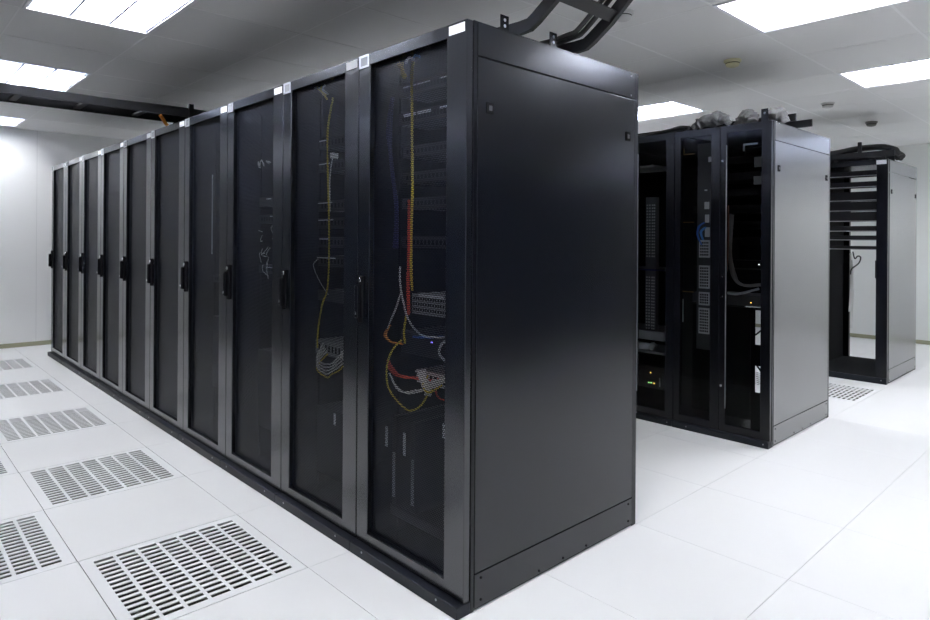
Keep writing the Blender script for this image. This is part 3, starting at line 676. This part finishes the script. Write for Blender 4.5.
unit('server', -1.17, -.75, yb - .005, .18, .33, 'dark server with yellow and green lights in the second glass door cabinet', 'server', depth=.5, leds=[(-.855, .285, LEDY), (-.868, .216, LEDG), (-.85, .216, LEDG), (-.828, .216, LEDY)])
m = MB(); m.box(-.79, -.783, yb - .01, yb - .004, .20, .26, EQLIGHT, .001); tag(m.build('metal_bracket', origin=(-.786, yb, .2)), 'pale upright clip at the bottom of the second glass door cabinet', 'bracket')

# on top of the middle block
ladder('cable_ladder', [(-1.8, 1.93), (.012, 1.93)], 'y', 2.70, 2.98, .045, 'black cable ladder on the middle block, rail ends sticking out right', .3, TRAY, feet=[(-1.5, H + .001, 1.915), (-.75, H + .001, 1.915), (-.1, H + .001, 1.915)])
def lump(name, pts, rad, mt, label, seed):
    rd = random.Random(seed); m = MB(); t = bmesh.new()
    m.tube(pts, rad, mt, 24, 14)
    from mathutils import noise
    for v in m.bm.verts:
        q = v.co * 28 + Vector((seed, seed*.7, 0)); n1 = noise.noise_vector(q); n2 = noise.noise_vector(q * 2.7)
        v.co += n1 * .013 + n2 * .006
        v.co.z = max(v.co.z, H + .002)
    return tag(m.build(name, origin=(pts[0][0], pts[0][1], H)), label, 'sleeve', 'crumpled grey sleeves on the middle block')
lump('braided_sleeve', [(-.53, 2.49, 1.90), (-.48, 2.50, 1.935), (-.41, 2.51, 1.942), (-.36, 2.52, 1.948), (-.31, 2.53, 1.905)], [.02, .035, .040, .042, .034, .025], SLEEVE, 'crumpled grey sleeve bundle at the left on the middle cabinets', 51)
lump('braided_sleeve', [(-.34, 2.645, 1.90), (-.30, 2.635, 1.915), (-.25, 2.62, 1.955), (-.21, 2.60, 1.945), (-.195, 2.585, 1.91)], [.018, .026, .036, .042, .038, .03], SLEEVE, 'rounded grey sleeve bundle in the middle on the middle cabinets', 52)
lump('braided_sleeve', [(-.115, 2.63, 1.905), (-.10, 2.625, 1.935), (-.07, 2.60, 1.95), (-.03, 2.61, 1.93), (-.02, 2.62, 1.895)], [.022, .032, .036, .034, .026], SLEEVE, 'grey sleeve bundle at the right end on the middle cabinets', 53)
cable('cable_bundle', wob([(-1.75, 2.56, 1.895), (-1.0, 2.56, 1.902), (-.786, 2.56, 1.910), (-.66, 2.56, 1.925), (-.60, 2.56, 1.92)], 7, .014, .013, GCABLE, 61), 'black cable bundle lying on top of the middle cabinets', 'cable')

# ------------------------------------------------------------------ open rack at the right
CX, CYY = -.023, 4.847; DC = .965
r = empty('open_frame_rack', (CX - .3, CYY, 0))
c = MB()
for sx in (-1, 1):
    a, e = sorted((sx*.2985, sx*.215)); c.box(a, e, 0, .03, 0, H, PAINT, .002)
    a, e = sorted((sx*.2985, sx*.245)); c.box(a, e, DC - .04, DC, 0, H, PAINT, .002)
c.box(-.2975, .2975, .001, DC - .001, 1.835, H - .0005, PAINT); c.box(-.2975, .2975, .001, DC - .001, .004, .05, MATTE)
c.build('frame', r)
m = MB(); m.box(-.2985, .2985, -.008, .0, 0, .05, PLINTH, .001); m.cyl((.26, -.008, .03), (.26, -.0095, .03), .004, STEEL, 10); m.build('plinth', r)
m = MB(); m.box(-.2995, -.296, .03, DC - .04, .05, 1.835, MATTE); m.build('inner_panel', r)
m = MB(); m.box(.214, .288, -.002, 0, 1.836, 1.87, WHITE, .0005); n = m.build('name_tag', r); n['label'] = 'white name tag'
m = MB(); m.box(.2115, .220, -.014, 0, .88, 1.03, MATTE, .003); m.build('handle', r)
side_panel(r, .2995, 1, PANEL_SHEEN)
tag(r, 'open black rack with stacked units in its top half, far right', 'server rack')
UX0, UX1 = CX - .545, CX - .058
for n, (z0, z1) in enumerate(((1.750, 1.798), (1.655, 1.703), (1.540, 1.618), (1.452, 1.532), (1.362, 1.444), (1.275, 1.322), (1.198, 1.240), (1.118, 1.150))):
    lb = ('topmost', 'second', 'third', 'fourth', 'fifth', 'sixth', 'seventh', 'lowest')[n] + ' black unit in the open rack at right'
    t = unit('rack_unit', UX0, UX1, CYY + .06, z0, z1, lb, 'rack unit', depth=.14, body=MATTE, group='units in the open rack')
    m = MB(); m.box(-.24, .24, -.006, .0, 0, .006, STEEL, .001); m.build('front_edge', t)
cable('network_cable', [([(-.30, 4.92, 1.10), (-.285, 4.92, 1.04), (-.262, 4.92, 1.062), (-.24, 4.92, 1.05), (-.255, 4.92, 1.0), (-.31, 4.93, .95), (-.34, 5.0, .9)], .006, GCABLE)], 'black cable looping below the units of the open rack', 'cable')
m = MB()
for x, z0, z1 in ((-.40, .55, 1.08), (-.385, .40, 1.02)): m.tube([(x, 5.2, z1), (x + .008, 5.2, (z0+z1)/2), (x - .004, 5.2, z0)], .006, WCABLE)
tag(m.build('network_cable', origin=(-.4, 5.2, .4)), 'pale cables hanging in the dark left side of the open rack', 'cable')
# tray and cables on top of it
ladder('cable_tray', [(-1.9, 1.945), (-.02, 1.945)], 'y', 5.02, 5.32, .05, 'black cable tray above the open rack at right', .3, TRAY, feet=[(-.5, H + .001, 1.93), (-.1, H + .001, 1.93)])
cable('cable_bundle', wob([(-1.8, 5.17, 1.99), (-1.0, 5.17, 1.992), (-.55, 5.17, 1.995), (-.30, 5.17, 2.02), (-.12, 5.17, 2.015), (-.05, 5.17, 1.98), (-.01, 5.15, 1.93), (-.005, 5.13, 1.905)], 9, .028, .020, GCABLE, 71), 'thick black cable bundle drooping over the tray end above the open rack', 'cable')
m = MB(); m.box(-.30, -.27, 5.03, 5.05, 1.97, 2.062, TRAY, .002); tag(m.build('tray_clamp', origin=(-.285, 5.04, 1.97)), 'small black clamp standing on the tray above the open rack', 'clamp')

# ------------------------------------------------------------------ smoke detectors
for (x, y, mt, lb) in ((-.35, 2.65, PLY, 'yellowish smoke detector in the dark band of ceiling behind the near rack'), (-.36, 4.45, PLW, 'white smoke detector above the right end of the middle cabinets'), (-.36, 5.67, PLG, 'grey smoke detector above the open rack at right'), (-.35, 1.41, PLW, 'pale smoke detector beside the bent cable ladder at the top')):
    t = empty('smoke_detector', (x, y, ZC))
    m = MB(); m.lathe([(.052, 0), (.052, -.010), (.046, -.014)], mt, (0, 0, 0)); m.build('base_plate', t)
    m = MB(); m.lathe([(.040, -.014), (.042, -.026), (.036, -.038), (.020, -.044), (.006, -.045)], mt, (0, 0, 0)); m.lathe([(.036, -.018), (.0425, -.019), (.0425, -.023), (.036, -.024)], MATTE, (0, 0, 0)); m.build('sensing_head', t)
    tag(t, lb, 'smoke detector', 'ceiling smoke detectors')

# ------------------------------------------------------------------ camera and view
cd = bpy.data.cameras.new('camera'); cam = bpy.data.objects.new('camera', cd); COL.objects.link(cam); scene.camera = cam
yaw, roll = 2.392026, .006891
f = Vector((math.cos(yaw), math.sin(yaw), 0)); rt = Vector((math.sin(yaw), -math.cos(yaw), 0)); up = rt.cross(f)
r2 = math.cos(roll)*rt + math.sin(roll)*up; u2 = -math.sin(roll)*rt + math.cos(roll)*up
M = Matrix((r2, u2, -f)).transposed().to_4x4(); M.translation = (1.458197, -1.385133, 1.186066); cam.matrix_world = M
cd.sensor_width = 36; cd.sensor_fit = 'HORIZONTAL'; cd.lens = 642.468*36/930
cd.shift_x = 5.336/930; cd.shift_y = -70.996/930; cd.clip_start = .02
w = bpy.data.worlds.new('world'); scene.world = w; w.use_nodes = True; w.node_tree.nodes['Background'].inputs[1].default_value = 0
scene.cycles.max_bounces = 10; scene.cycles.diffuse_bounces = 6; scene.cycles.transparent_max_bounces = 24; scene.cycles.caustics_reflective = True
vs = scene.view_settings; vs.view_transform = 'Standard'; vs.look = 'None'; vs.exposure = 0; vs.gamma = 1; vs.use_curve_mapping = False
